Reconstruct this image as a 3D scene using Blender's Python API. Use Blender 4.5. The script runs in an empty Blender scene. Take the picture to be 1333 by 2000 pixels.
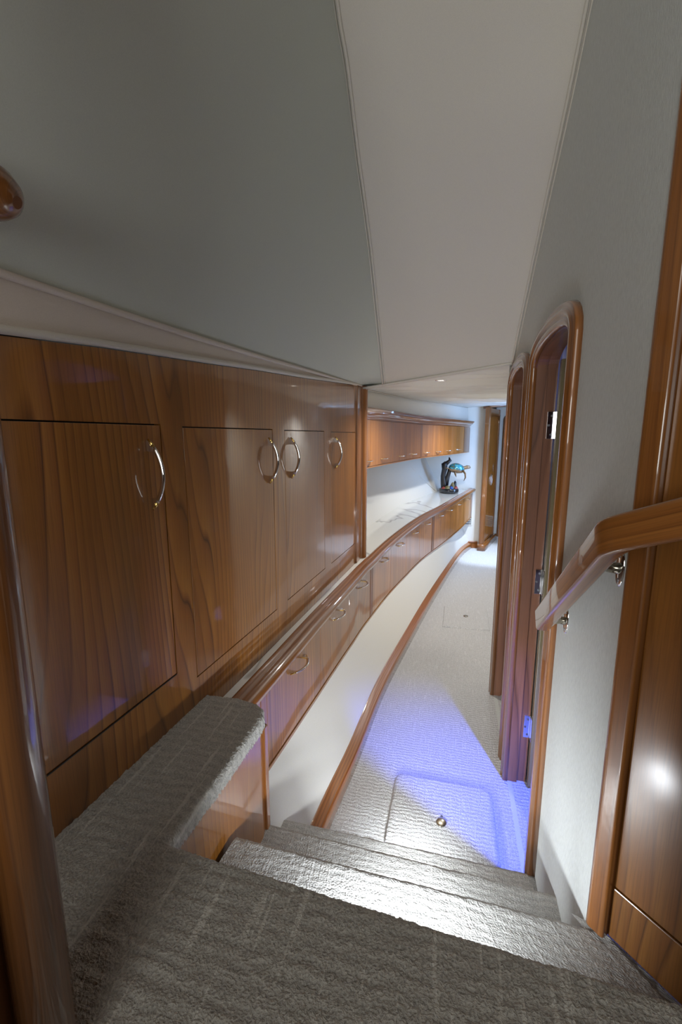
import bpy, bmesh, math, random
import numpy as np
from mathutils import Vector, Matrix, noise as mn
random.seed(4)
SC = bpy.context.scene
COL = SC.collection

# ------------------------------------------------------------------ camera
cd = bpy.data.cameras.new('camera'); cam = bpy.data.objects.new('camera', cd); COL.objects.link(cam)
cd.sensor_fit = 'VERTICAL'; cd.sensor_height = 36.0; cd.lens = 866/2000*36
cd.clip_start = 0.02
cam.location = (0, 0, 1.62); cam.rotation_euler = (math.radians(90)-math.atan(150/866), 0, 0)
SC.camera = cam

# ------------------------------------------------------------------ world, exposure, large lights
w = bpy.data.worlds.new('world'); SC.world = w; w.use_nodes = True
w.node_tree.nodes['Background'].inputs[0].default_value = (0.9, 0.95, 1, 1)
w.node_tree.nodes['Background'].inputs[1].default_value = 0.02
SC.view_settings.view_transform = 'Standard'; SC.view_settings.look = 'None'
SC.view_settings.exposure = 0.14; SC.view_settings.gamma = 1.0; SC.view_settings.use_curve_mapping = False
SC.cycles.use_denoising = True
SC.cycles.max_bounces = 10; SC.cycles.diffuse_bounces = 6; SC.cycles.glossy_bounces = 5
SC.cycles.sample_clamp_indirect = 6

def area(name, loc, aim, sx, sy, power, col, spread=180):
    l = bpy.data.lights.new(name, 'AREA'); l.shape = 'RECTANGLE'; l.size = sx; l.size_y = sy
    l.energy = power; l.color = col; l.spread = math.radians(spread)
    o = bpy.data.objects.new(name, l); COL.objects.link(o); o.location = loc
    o.rotation_euler = (Vector(aim)-Vector(loc)).to_track_quat('-Z', 'Y').to_euler()
    return o
def spot(name, loc, aim, power, col, ang, blend=.5, r=.03):
    l = bpy.data.lights.new(name, 'SPOT'); l.energy = power; l.color = col
    l.spot_size = math.radians(ang); l.spot_blend = blend; l.shadow_soft_size = r
    o = bpy.data.objects.new(name, l); COL.objects.link(o); o.location = loc
    o.rotation_euler = (Vector(aim)-Vector(loc)).to_track_quat('-Z', 'Y').to_euler()
    return o
def point(name, loc, power, col, r=.03):
    l = bpy.data.lights.new(name, 'POINT'); l.energy = power; l.color = col; l.shadow_soft_size = r
    o = bpy.data.objects.new(name, l); COL.objects.link(o); o.location = loc
    return o

area('salon_daylight', (-.45, -1.1, 2.6), (0.4, 1.3, 1.4), 1.2, 0.9, 10, (1.0, .96, .88))
area('ceiling_fill', (-.62, -1.1, 1.75), (.60, 1.5, 2.55), .7, .7, 6.5, (.96, 1.0, .98), 110)  # added fill to lift the sloping ceiling and right wall
area('bulkhead_blue_fill', (2.38, 5.45, 1.15), (1.5, 6.2, 1.1), 0.5, 1.5, 26, (.30, .54, 1.0))  # added blue fill for the bulkhead; the wall has no doorway here
spot('corridor_spot_and_fill', (.658, 3.023, 1.975), (.66, 3.0, 0), 90, (1.0, .95, .86), 150, .8, .03)
spot('corridor_spot_and_fill', (1.62, 4.75, 1.99), (1.62, 4.75, 0), 72, (.93, .96, 1.0), 150, .8, .03)  # added fill for mid passage; no fixture in this stretch of ceiling
spot('corridor_spot_and_fill', (2.10, 5.70, 1.99), (2.02, 5.95, 0), 190, (.66, .80, 1.0), 42, .6, .03)
spot('cabin_blue_lamp', (.868, 1.07, 1.35), (.56, 1.76, 0), 230, (.10, .16, 1.0), 53, 1.0, .02)
point('cabin_blue_glow', (1.22, 1.80, 1.80), 1.6, (.08, .14, 1.0), .03)
for (x_, y_, z_), p_ in (((.085, .630, .690), 4.6), ((.15, .869, .488), 2.4), ((.19, 1.108, .288), 2.2), ((.23, 1.336, .11), 2.6)):
    area('riser_courtesy_light', (x_, y_, z_), (x_+.257, y_+.966, z_-.06), .09, .025, p_, (.88, .94, 1.0), 152)

# ------------------------------------------------------------------ materials
def mat(name):
    m = bpy.data.materials.new(name); m.use_nodes = True
    nt = m.node_tree; b = nt.nodes['Principled BSDF']
    return m, nt, b
def N(nt, t, **kw):
    n = nt.nodes.new(t)
    for k, v in kw.items(): setattr(n, k, v)
    return n
def L(nt, a, b): nt.links.new(a, b)
def plain(name, col, rough=.5, metal=0, coat=0):
    m, nt, b = mat(name)
    b.inputs['Base Color'].default_value = (*col, 1); b.inputs['Roughness'].default_value = rough
    b.inputs['Metallic'].default_value = metal; b.inputs['Coat Weight'].default_value = coat
    b.inputs['Coat Roughness'].default_value = .05
    tc = N(nt, 'ShaderNodeTexCoord'); no = N(nt, 'ShaderNodeTexNoise'); no.inputs['Scale'].default_value = 60
    L(nt, tc.outputs['Object'], no.inputs['Vector'])
    mr = N(nt, 'ShaderNodeMapRange'); mr.inputs['To Min'].default_value = max(0, rough-.03); mr.inputs['To Max'].default_value = rough+.03
    L(nt, no.outputs['Fac'], mr.inputs['Value']); L(nt, mr.outputs[0], b.inputs['Roughness'])
    return m
def ramp(nt, stops):
    r = N(nt, 'ShaderNodeValToRGB'); e = r.color_ramp.elements
    while len(e) < len(stops): e.new(.5)
    for i, (p, c) in enumerate(stops): e[i].position = p; e[i].color = (*c, 1)
    return r
def math_(nt, op, a, b=None, c=None):
    n = N(nt, 'ShaderNodeMath', operation=op)
    for i, x in enumerate((a, b, c)):
        if x is None: continue
        if isinstance(x, (int, float)): n.inputs[i].default_value = x
        else: L(nt, x, n.inputs[i])
    return n.outputs[0]
def wood(name, light, mid, dark, lines=46, amp=9, rough=.05):
    """u across the grain, v along it, both in metres"""
    m, nt, b = mat(name)
    uv = N(nt, 'ShaderNodeUVMap'); oi = N(nt, 'ShaderNodeObjectInfo')
    sx = N(nt, 'ShaderNodeSeparateXYZ'); L(nt, uv.outputs[0], sx.inputs[0])
    u = math_(nt, 'ADD', sx.outputs[0], math_(nt, 'MULTIPLY', oi.outputs['Random'], 7.3))
    v = math_(nt, 'ADD', sx.outputs[1], math_(nt, 'MULTIPLY', oi.outputs['Random'], 13.7))
    def noise(su, sv, det=2, dist=0, z=0):
        c = N(nt, 'ShaderNodeCombineXYZ'); L(nt, math_(nt, 'MULTIPLY', u, su), c.inputs[0]); L(nt, math_(nt, 'MULTIPLY', v, sv), c.inputs[1]); c.inputs[2].default_value = z
        n = N(nt, 'ShaderNodeTexNoise'); n.inputs['Scale'].default_value = 1; n.inputs['Detail'].default_value = det
        n.inputs['Distortion'].default_value = dist
        L(nt, c.outputs[0], n.inputs['Vector']); return n.outputs['Fac']
    big = noise(3.6, .42, 1); med = noise(14, 1.0, 1, 0, 3); fib = noise(420, 7, 3, 0, 7); band = noise(9, .5, 1, 0, 11)
    g = math_(nt, 'ADD', math_(nt, 'MULTIPLY', u, lines*.75), math_(nt, 'MULTIPLY', big, amp*1.25))
    g = math_(nt, 'ADD', g, math_(nt, 'MULTIPLY', med, .9))
    fr = math_(nt, 'FRACT', g)
    r1 = ramp(nt, [(0, dark), (.045, tuple(.7*a+.3*c for a, c in zip(mid, dark))), (.14, light), (.5, tuple(.5*a+.5*c for a, c in zip(mid, light))), (.85, mid), (.96, tuple(.75*a+.25*c for a, c in zip(mid, dark))), (1, dark)])
    L(nt, fr, r1.inputs[0])
    r2 = ramp(nt, [(.3, (.72,)*3), (.7, (1.12,)*3)]); L(nt, band, r2.inputs[0])
    r3 = ramp(nt, [(.32, (.74,)*3), (.58, (1.08,)*3)]); L(nt, fib, r3.inputs[0])
    def mul(a, c, f):
        x = N(nt, 'ShaderNodeMix', data_type='RGBA', blend_type='MULTIPLY'); x.inputs['Factor'].default_value = f
        L(nt, a, x.inputs['A']); L(nt, c, x.inputs['B']); return x.outputs['Result']
    # soften the growth lines where the veneer is quarter cut
    mixn = N(nt, 'ShaderNodeMix', data_type='RGBA'); mixn.inputs['A'].default_value = (*mid, 1)
    L(nt, r1.outputs[0], mixn.inputs['B']); cl = math_(nt, 'ADD', math_(nt, 'MULTIPLY', noise(9, 1.0, 1, 0, 21), 2.2), -.55); nt.nodes[-1].use_clamp = True
    L(nt, cl, mixn.inputs['Factor'])
    c = mul(mixn.outputs['Result'], r2.outputs[0], .8); c = mul(c, r3.outputs[0], .7)
    L(nt, c, b.inputs['Base Color'])
    b.inputs['Roughness'].default_value = .38
    b.inputs['Coat Weight'].default_value = 1; b.inputs['Coat Roughness'].default_value = rough; b.inputs['Coat IOR'].default_value = 1.52
    # varnish is slightly wavy
    tc = N(nt, 'ShaderNodeTexCoord'); n = N(nt, 'ShaderNodeTexNoise'); n.inputs['Scale'].default_value = 5; L(nt, tc.outputs['Object'], n.inputs['Vector'])
    bp = N(nt, 'ShaderNodeBump'); bp.inputs['Strength'].default_value = .05; bp.inputs['Distance'].default_value = .02
    L(nt, n.outputs['Fac'], bp.inputs['Height']); L(nt, bp.outputs[0], b.inputs['Coat Normal'])
    return m
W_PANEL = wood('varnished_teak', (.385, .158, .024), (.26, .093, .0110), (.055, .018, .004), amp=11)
W_SATIN = wood('satin_teak', (.29, .120, .021), (.20, .072, .0115), (.055, .018, .004), rough=.2, amp=11)
W_TRIM = wood('varnished_teak_trim', (.28, .105, .022), (.205, .070, .0135), (.11, .036, .008), lines=60, amp=3)
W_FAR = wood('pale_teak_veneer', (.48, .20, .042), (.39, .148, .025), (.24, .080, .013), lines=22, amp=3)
W_JAMB = wood('walnut_toned_jamb', (.24, .10, .05), (.17, .065, .030), (.07, .026, .012), lines=30, amp=6, rough=.12)
W_BASE = wood('bold_grain_teak', (.42, .15, .03), (.27, .085, .016), (.06, .02, .006), lines=110, amp=5)
W_LEAF = plain('olive_laminate', (.16, .125, .06), .35, 0, .3)
CHROME = plain('polished_chrome', (.88, .88, .90), .06, 1)
BRASS = plain('polished_brass', (.86, .60, .20), .12, 1)
STEEL = plain('aged_bronze_steel', (.42, .38, .30), .25, 1)
BLACK = plain('dark_void', (.012, .012, .012), .6)
SCREW = plain('screw_steel', (.25, .25, .26), .35, 1)

def cloth(name, col, bump=.0, scale=(300, 300, 300), dist=.001, rough=.8, mottled=.04):
    m, nt, b = mat(name)
    tc = N(nt, 'ShaderNodeTexCoord'); mp = N(nt, 'ShaderNodeMapping'); mp.inputs['Scale'].default_value = scale
    L(nt, tc.outputs['Object'], mp.inputs[0])
    n = N(nt, 'ShaderNodeTexNoise'); n.inputs['Scale'].default_value = 1; n.inputs['Detail'].default_value = 3; L(nt, mp.outputs[0], n.inputs['Vector'])
    r = ramp(nt, [(.3, tuple(x*(1-mottled) for x in col)), (.7, tuple(min(1, x*(1+mottled)) for x in col))]); L(nt, n.outputs['Fac'], r.inputs[0])
    L(nt, r.outputs[0], b.inputs['Base Color']); b.inputs['Roughness'].default_value = rough
    bp = N(nt, 'ShaderNodeBump'); bp.inputs['Strength'].default_value = bump; bp.inputs['Distance'].default_value = dist
    L(nt, n.outputs['Fac'], bp.inputs['Height']); L(nt, bp.outputs[0], b.inputs['Normal'])
    return m
VINYL = cloth('cream_vinyl', (.66, .63, .56), .15, (500,)*3, .0006, .55)
VINYL_SHADED = cloth('shaded_headliner', (.50, .52, .46), .12, (500,)*3, .0006, .6)  # greyer copy of the headliner; shade on the tilted left panel put into colour
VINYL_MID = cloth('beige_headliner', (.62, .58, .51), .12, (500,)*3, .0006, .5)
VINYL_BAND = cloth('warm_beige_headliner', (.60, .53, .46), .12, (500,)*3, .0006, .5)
HULL = cloth('white_hull_vinyl', (.68, .665, .61), .10, (400,)*3, .0005, .42)
PIPING = cloth('cream_piping', (.60, .56, .49), .1, (500,)*3, .0005, .5)
PAPER = cloth('woven_wallcovering', (.60, .62, .60), .55, (500, 500, 70), .0012, .75, .10)

def gathered():
    m, nt, b = mat('gathered_cream_fabric')
    tc = N(nt, 'ShaderNodeTexCoord'); mp = N(nt, 'ShaderNodeMapping'); mp.inputs['Rotation'].default_value = (0, 0, math.radians(28)); mp.inputs['Scale'].default_value = (1.1, 11, 1)
    L(nt, tc.outputs['Object'], mp.inputs[0])
    n = N(nt, 'ShaderNodeTexNoise'); n.inputs['Scale'].default_value = 1; n.inputs['Detail'].default_value = 2.5; n.inputs['Distortion'].default_value = .5; L(nt, mp.outputs[0], n.inputs['Vector'])
    bp = N(nt, 'ShaderNodeBump'); bp.inputs['Strength'].default_value = .3; bp.inputs['Distance'].default_value = .01
    L(nt, n.outputs['Fac'], bp.inputs['Height']); L(nt, bp.outputs[0], b.inputs['Normal'])
    b.inputs['Base Color'].default_value = (.68, .66, .60, 1); b.inputs['Roughness'].default_value = .45
    return m
GATHER = gathered()

def marble():
    m, nt, b = mat('veined_white_marble')
    tc = N(nt, 'ShaderNodeTexCoord'); n = N(nt, 'ShaderNodeTexNoise'); n.inputs['Scale'].default_value = .9; n.inputs['Detail'].default_value = 4; n.inputs['Distortion'].default_value = .6
    mp = N(nt, 'ShaderNodeMapping'); mp.inputs['Scale'].default_value = (1.3, .55, 1); mp.inputs['Rotation'].default_value = (0, 0, .35)
    L(nt, tc.outputs['Object'], mp.inputs[0]); L(nt, mp.outputs[0], n.inputs['Vector'])
    r = ramp(nt, [(.0, (.76, .76, .73)), (.488, (.75, .75, .72)), (.497, (.36, .36, .35)), (.504, (.60, .59, .57)), (.512, (.73, .73, .70)), (.54, (.77, .77, .74))])
    L(nt, n.outputs['Fac'], r.inputs[0]); L(nt, r.outputs[0], b.inputs['Base Color'])
    b.inputs['Roughness'].default_value = .12; b.inputs['Coat Weight'].default_value = .6; b.inputs['Coat Roughness'].default_value = .03
    return m
MARBLE = marble()

def carpet(name, col, line, kfine=1.0, relief=1.0, ribk=235, vden=85, lk=.55, ribh=.8):
    """u across the passage, v along it, metres"""
    m, nt, b = mat(name)
    uv = N(nt, 'ShaderNodeUVMap'); sx = N(nt, 'ShaderNodeSeparateXYZ'); L(nt, uv.outputs[0], sx.inputs[0])
    u, v = sx.outputs[0], sx.outputs[1]
    def noise(su, sv, det=2, z=0, dist=0):
        c = N(nt, 'ShaderNodeCombineXYZ'); L(nt, math_(nt, 'MULTIPLY', u, su), c.inputs[0]); L(nt, math_(nt, 'MULTIPLY', v, sv), c.inputs[1]); c.inputs[2].default_value = z
        n = N(nt, 'ShaderNodeTexNoise'); n.inputs['Scale'].default_value = 1; n.inputs['Detail'].default_value = det; n.inputs['Distortion'].default_value = dist
        L(nt, c.outputs[0], n.inputs['Vector']); return n.outputs['Fac']
    ph = math_(nt, 'ADD', math_(nt, 'MULTIPLY', v, ribk), math_(nt, 'MULTIPLY', noise(26, 12, 1.5, 31), 9))
    rw = math_(nt, 'ADD', math_(nt, 'MULTIPLY', math_(nt, 'SINE', ph), .5), .5)
    ribs = math_(nt, 'ADD', math_(nt, 'MULTIPLY', rw, math_(nt, 'MULTIPLY', noise(60, 22, 1, 41), .8)), math_(nt, 'MULTIPLY', noise(45, 110, 1.5, 1), .7))
    tuft = noise(230*kfine, 230*kfine, 2.5, 5)
    vl = noise(vden, vden*.05, 1, 9)           # long thin lines along the passage
    lines_ = N(nt, 'ShaderNodeMapRange'); lines_.inputs['From Min'].default_value = .60; lines_.inputs['From Max'].default_value = .68; L(nt, vl, lines_.inputs['Value'])
    base = ramp(nt, [(.3, tuple(.66*c for c in col)), (.65, tuple(min(1, 1.10*c) for c in col))]); L(nt, tuft, base.inputs[0])
    rr = ramp(nt, [(.3, (.80,)*3), (.75, (1.08,)*3)]); L(nt, ribs, rr.inputs[0])
    mx = N(nt, 'ShaderNodeMix', data_type='RGBA', blend_type='MULTIPLY'); mx.inputs['Factor'].default_value = .7
    L(nt, base.outputs[0], mx.inputs['A']); L(nt, rr.outputs[0], mx.inputs['B'])
    m2 = N(nt, 'ShaderNodeMix', data_type='RGBA'); L(nt, mx.outputs['Result'], m2.inputs['A']); m2.inputs['B'].default_value = (*line, 1)
    L(nt, math_(nt, 'MULTIPLY', lines_.outputs[0], lk), m2.inputs['Factor'])
    L(nt, m2.outputs['Result'], b.inputs['Base Color'])
    b.inputs['Roughness'].default_value = .85; b.inputs['Sheen Weight'].default_value = .15
    h = math_(nt, 'ADD', math_(nt, 'MULTIPLY', ribs, ribh), math_(nt, 'MULTIPLY', tuft, 1.5))
    h = math_(nt, 'ADD', h, math_(nt, 'MULTIPLY', lines_.outputs[0], .25))
    bp = N(nt, 'ShaderNodeBump'); bp.inputs['Strength'].default_value = .9*relief; bp.inputs['Distance'].default_value = .006
    L(nt, h, bp.inputs['Height']); L(nt, bp.outputs[0], b.inputs['Normal'])
    return m
CARPET_STEP = carpet('loop_pile_step_carpet', (.50, .49, .465), (.62, .61, .59), 1.05, .75, 300, 110, .3)
CARPET = carpet('cut_pile_carpet', (.46, .44, .40), (.60, .58, .53), lk=.8)
CARPET_FLOOR = carpet('woven_loop_carpet', (.62, .62, .615), (.74, .745, .745), .8, .8, 330, 150, .4, 1.1)

# ------------------------------------------------------------------ mesh helpers
ORG = {}
class MB:
    def __init__(s): s.v = []; s.f = []; s.uv = []; s.mi = []; s.sm = []
    def face(s, ids, uvs=None, mi=0, sm=False):
        s.f.append(tuple(ids)); s.uv.append(uvs or [(0, 0)]*len(ids)); s.mi.append(mi); s.sm.append(sm)
    def grid(s, P, UV=None, mi=0, sm=True, flip=False, closed=False):
        """P[i][j] -> point"""
        n, m = len(P), len(P[0]); b = len(s.v)
        for r in P: s.v.extend([tuple(p) for p in r])
        for i in range(n-1):
            for j in range(m if closed else m-1):
                k = (j+1) % m
                ids = [b+i*m+j, b+i*m+k, b+(i+1)*m+k, b+(i+1)*m+j]
                if UV: uu = [UV[i][j], UV[i][j+1], UV[i+1][j+1], UV[i+1][j]]
                else: uu = [(j*.01, i*.01)]*4
                if flip: ids.reverse(); uu = uu[::-1]
                s.face(ids, uu, mi, sm)
        return b
    def hexa(s, p, mi=0, grain='z'):
        """p: 8 points, order: bottom 4 ccw, top 4 ccw. UV in metres, v along grain"""
        b = len(s.v); s.v.extend([tuple(x) for x in p])
        P = [Vector(x) for x in p]
        Lx = (P[1]-P[0]).length; Ly = (P[3]-P[0]).length; Lz = (P[4]-P[0]).length
        def q(ids, a, c, axis):
            # a = length first edge, c = length second edge
            u = [(0, 0), (a, 0), (a, c), (0, c)]
            if axis == 'swap': u = [(y, x) for x, y in u]
            s.face([b+i for i in ids], u, mi)
        sw = {'z': ('', 'swap', 'swap'), 'x': ('swap', 'swap', ''), 'y': ('', '', 'swap')}[grain]
        q((0, 1, 5, 4), Lx, Lz, sw[0]); q((2, 3, 7, 6), Lx, Lz, sw[0])
        q((1, 2, 6, 5), Ly, Lz, sw[2] if grain == 'y' else ('' if grain == 'z' else '')); q((3, 0, 4, 7), Ly, Lz, sw[2] if grain == 'y' else '')
        q((4, 5, 6, 7), Lx, Ly, 'swap' if grain == 'x' else ''); q((3, 2, 1, 0), Lx, Ly, 'swap' if grain == 'x' else '')
    def box(s, c0, c1, mi=0, grain='z'):
        (x0, y0, z0), (x1, y1, z1) = c0, c1
        s.hexa([(x0, y0, z0), (x1, y0, z0), (x1, y1, z0), (x0, y1, z0), (x0, y0, z1), (x1, y0, z1), (x1, y1, z1), (x0, y1, z1)], mi, grain)
    def fbox(s, F, s0, s1, o0, o1, z0, z1, mi=0, grain='z'):
        if o0 > o1: o0, o1 = o1, o0
        s.hexa([F(s0, o0, z0), F(s1, o0, z0), F(s1, o1, z0), F(s0, o1, z0), F(s0, o0, z1), F(s1, o0, z1), F(s1, o1, z1), F(s0, o1, z1)], mi, grain)
    def sweep(s, prof, path, closed=True, up=None, caps=True, mi=0, sm=True):
        """profile (a,b): a to the left of the path, b along up"""
        path = [Vector(p) for p in path]; n = len(path); rows = []; UV = []; d = 0
        pl = [0]
        pp = prof + [prof[0]] if closed else prof
        for i in range(1, len(pp)): pl.append(pl[-1]+math.dist(pp[i], pp[i-1]))
        for i, p in enumerate(path):
            T0 = (path[i]-path[i-1]).normalized() if i else (path[1]-path[0]).normalized()
            T1 = (path[i+1]-path[i]).normalized() if i < n-1 else T0
            T = (T0+T1).normalized(); U = Vector(up) if up else Vector((0, 0, 1))
            Nn = U.cross(T).normalized(); Uo = T.cross(Nn).normalized() if up is None else T.cross(Nn).normalized()
            k = 1/max(.3, T.dot(T0))
            if i: d += (path[i]-path[i-1]).length
            rows.append([p+Nn*a*k+Uo*b for a, b in prof]); UV.append([(x, d) for x in pl])
        b0 = s.grid(rows, UV, mi, sm, flip=False, closed=closed)
        if caps and closed:
            m = len(prof)
            s.face([b0+j for j in range(m)], [(a, b) for a, b in prof], mi); s.face([b0+(n-1)*m+j for j in reversed(range(m))], [(a, b) for a, b in reversed(prof)], mi)
    def tube(s, path, r, seg=10, mi=0, caps=True, sy=1.0):
        path = [Vector(p) for p in path]; n = len(path)
        rr = r if isinstance(r, (list, tuple)) else [r]*n
        ref = Vector((0, 0, 1)) if abs((path[-1]-path[0]).normalized().z) < .9 else Vector((1, 0, 0))
        rows = []; UV = []; d = 0; X = None
        for i, p in enumerate(path):
            T = (path[min(i+1, n-1)]-path[max(i-1, 0)]).normalized()
            X = (ref.cross(T) if X is None else X - T*X.dot(T)).normalized(); Y = T.cross(X)
            if i: d += (path[i]-path[i-1]).length
            rows.append([p+X*math.cos(a)*rr[i]+Y*math.sin(a)*rr[i]*sy for a in [2*math.pi*k/seg for k in range(seg)]])
            UV.append([(2*math.pi*rr[i]*k/seg, d) for k in range(seg+1)])
        b0 = s.grid(rows, UV, mi, True, closed=True)
        if caps:
            s.face([b0+j for j in range(seg)], None, mi); s.face([b0+(n-1)*seg+j for j in reversed(range(seg))], None, mi)
    def lathe(s, c, prof, seg=24, mi=0, axis='z'):
        rows = []
        for r, z in prof:
            row = []
            for k in range(seg):
                a = 2*math.pi*k/seg; x, y = r*math.cos(a), r*math.sin(a)
                row.append((c[0]+x, c[1]+y, c[2]+z))
            rows.append(row)
        b0 = s.grid(rows, None, mi, True, closed=True)
        s.face([b0+j for j in range(seg)], None, mi); s.face([b0+(len(prof)-1)*seg+j for j in reversed(range(seg))], None, mi)
    def poly(s, pts, mi=0, uvs=None):
        b = len(s.v); s.v.extend([tuple(p) for p in pts]); s.face([b+i for i in range(len(pts))], uvs or [(p[0], p[1]) for p in pts], mi)
    def prism(s, pts2, z0, z1, mi=0):
        n = len(pts2); b = len(s.v)
        s.v.extend([(x, y, z0) for x, y in pts2]); s.v.extend([(x, y, z1) for x, y in pts2])
        s.face([b+i for i in reversed(range(n))], [(x, y) for x, y in reversed(pts2)], mi); s.face([b+n+i for i in range(n)], list(pts2), mi)
        d = 0
        for i in range(n):
            j = (i+1) % n; l = math.dist(pts2[i], pts2[j])
            s.face([b+i, b+j, b+n+j, b+n+i], [(d, z0), (d+l, z0), (d+l, z1), (d, z1)], mi); d += l

def link(name, mb, mats, parent=None, origin=None, bevel=0, smooth_angle=None, recalc=True):
    mats = mats if isinstance(mats, (list, tuple)) else [mats]
    po = ORG.get(parent.name, Vector((0, 0, 0))) if parent else Vector((0, 0, 0))
    if origin is None: origin = po if parent else Vector(np.array([(min(c), max(c)) for c in zip(*mb.v)]).mean(axis=1) if not parent else (0, 0, 0))
    origin = Vector(origin)
    me = bpy.data.meshes.new(name)
    me.from_pydata([tuple(Vector(v)-origin) for v in mb.v], [], mb.f)
    ul = me.uv_layers.new(name='UVMap'); k = 0
    flat = []
    for uu in mb.uv:
        for q in uu: flat.extend(q)
    ul.data.foreach_set('uv', flat)
    me.polygons.foreach_set('material_index', mb.mi); me.polygons.foreach_set('use_smooth', mb.sm)
    for m_ in mats: me.materials.append(m_)
    me.validate()
    if recalc:
        bm = bmesh.new(); bm.from_mesh(me); bmesh.ops.recalc_face_normals(bm, faces=bm.faces); bm.to_mesh(me); bm.free()
    me.update()
    o = bpy.data.objects.new(name, me); COL.objects.link(o)
    if parent: o.parent = parent
    o.location = origin-po; ORG[o.name] = origin
    if bevel:
        b = o.modifiers.new('bevel', 'BEVEL'); b.width = bevel; b.segments = 2; b.limit_method = 'ANGLE'; b.angle_limit = math.radians(40)
        b.harden_normals = False
    return o
def tag(o, label, cat, group=None):
    o['label'] = label; o['category'] = cat
    if group: o['group'] = group
    return o
def thing(name, loc, label, cat, group=None):
    o = bpy.data.objects.new(name, None); COL.objects.link(o); o.location = loc; ORG[o.name] = Vector(loc)
    o.empty_display_size = .05
    return tag(o, label, cat, group)
def struct(name, mb, mats, parent=None, **kw):
    o = link(name, mb, mats, parent, **kw)
    if parent is None: o['kind'] = 'structure'
    return o

def hermite(pts, n=12):
    pts = [Vector(p) for p in pts]; out = []
    for i in range(len(pts)-1):
        p0, p1 = pts[i], pts[i+1]
        m0 = (pts[i+1]-pts[i-1])/2 if i else p1-p0
        m1 = (pts[i+2]-pts[i])/2 if i < len(pts)-2 else p1-p0
        for k in range(n):
            t = k/n
            out.append(p0*(2*t**3-3*t*t+1)+m0*(t**3-2*t*t+t)+p1*(-2*t**3+3*t*t)+m1*(t**3-t*t))
    out.append(pts[-1]); return out
class Curve:
    """plan curve given as x(y)"""
    def __init__(s, pts):
        h = hermite([(y, x) for x, y in pts], 14); s.Y = [p[0] for p in h]; s.X = [p[1] for p in h]
    def x(s, y):
        if y < s.Y[0]: return s.X[0]+(y-s.Y[0])*(s.X[3]-s.X[0])/(s.Y[3]-s.Y[0])
        if y > s.Y[-1]: return s.X[-1]+(y-s.Y[-1])*(s.X[-1]-s.X[-4])/(s.Y[-1]-s.Y[-4])
        return float(np.interp(y, s.Y, s.X))
    def fr(s, y):
        e = .04; t = Vector((s.x(y+e)-s.x(y-e), 2*e)).normalized(); return t, Vector((-t.y, t.x))
    def p(s, y, off, z):
        t, n = s.fr(y); return Vector((s.x(y)+n.x*off, y+n.y*off, z))
    def ys(s, a, b, step=.06):
        n = max(1, int(round((b-a)/step))); return [a+(b-a)*i/n for i in range(n+1)]
def slab(mb, C, ya, yb, o0, o1, z0, z1, mi=0, step=.06, grain='z'):
    """slab following curve C between offsets o0 (front) and o1 (back); z0,z1 numbers or functions of y"""
    f0 = z0 if callable(z0) else (lambda y: z0); f1 = z1 if callable(z1) else (lambda y: z1)
    Y = C.ys(ya, yb, step); rows = []; UV = []; d = 0; prev = None
    for y in Y:
        a = C.p(y, o0, 0); b = C.p(y, o1, 0)
        if prev is not None: d += (a-prev).length
        prev = a.copy(); zl, zh = f0(y), f1(y)
        rows.append([Vector((a.x, a.y, zl)), Vector((a.x, a.y, zh)), Vector((b.x, b.y, zh)), Vector((b.x, b.y, zl))])
        w_ = abs(o1-o0); g = (lambda p: p) if grain == 'z' else (lambda p: (p[1], p[0]))
        UV.append([g((d, zl)), g((d, zh)), g((d, zh+w_)), g((d, zl-w_)), g((d, zl))])
    b0 = mb.grid(rows, UV, mi, False, closed=True)
    m = len(rows)
    mb.face([b0+j for j in range(4)], [(0, 0), (0, .3), (.02, .3), (.02, 0)], mi); mb.face([b0+(m-1)*4+j for j in (3, 2, 1, 0)], [(.02, 0), (.02, .3), (0, .3), (0, 0)], mi)

def Frame(ox, oy, dx, dy):
    l = math.hypot(dx, dy); dx /= l; dy /= l
    def F(s, off, z): return Vector((ox+dx*s-dy*off, oy+dy*s+dx*off, z))
    F.d = Vector((dx, dy, 0)); F.n = Vector((-dy, dx, 0)); F.a = math.atan2(dy, dx)
    return F
def holed(mb, outer, holes, F, off, thick, mi=0, grain='z'):
    """planar sheet in (s,z) with holes, given thickness"""
    bm = bmesh.new(); loops = []
    for lp in [outer]+holes:
        vs = [bm.verts.new((a, b, 0)) for a, b in lp]; es = [bm.edges.new((vs[i], vs[(i+1) % len(vs)])) for i in range(len(vs))]
    bmesh.ops.triangle_fill(bm, use_beauty=True, use_dissolve=False, edges=bm.edges[:])
    bm.verts.index_update(); b = len(mb.v); V = [v.co.copy() for v in bm.verts]
    for v in V: mb.v.append(tuple(F(v.x, off, v.y)))
    n = len(V)
    for v in V: mb.v.append(tuple(F(v.x, off+thick, v.y)))
    g = (lambda a, c: (a, c)) if grain == 'z' else (lambda a, c: (c, a))
    for f in bm.faces:
        ids = [v.index for v in f.verts]
        mb.face([b+i for i in ids], [g(V[i].x, V[i].y) for i in ids], mi)
        mb.face([b+n+i for i in reversed(ids)], [g(V[i].x, V[i].y) for i in reversed(ids)], mi)
    k = 0
    for lp in [outer]+holes:
        m = len(lp)
        for i in range(m):
            j = (i+1) % m
            mb.face([b+k+i, b+k+j, b+n+k+j, b+n+k+i], [g(lp[i][0], lp[i][1]), g(lp[j][0], lp[j][1]), g(lp[j][0]+.01, lp[j][1]), g(lp[i][0]+.01, lp[i][1])], mi)
        k += m
    bm.free()
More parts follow.
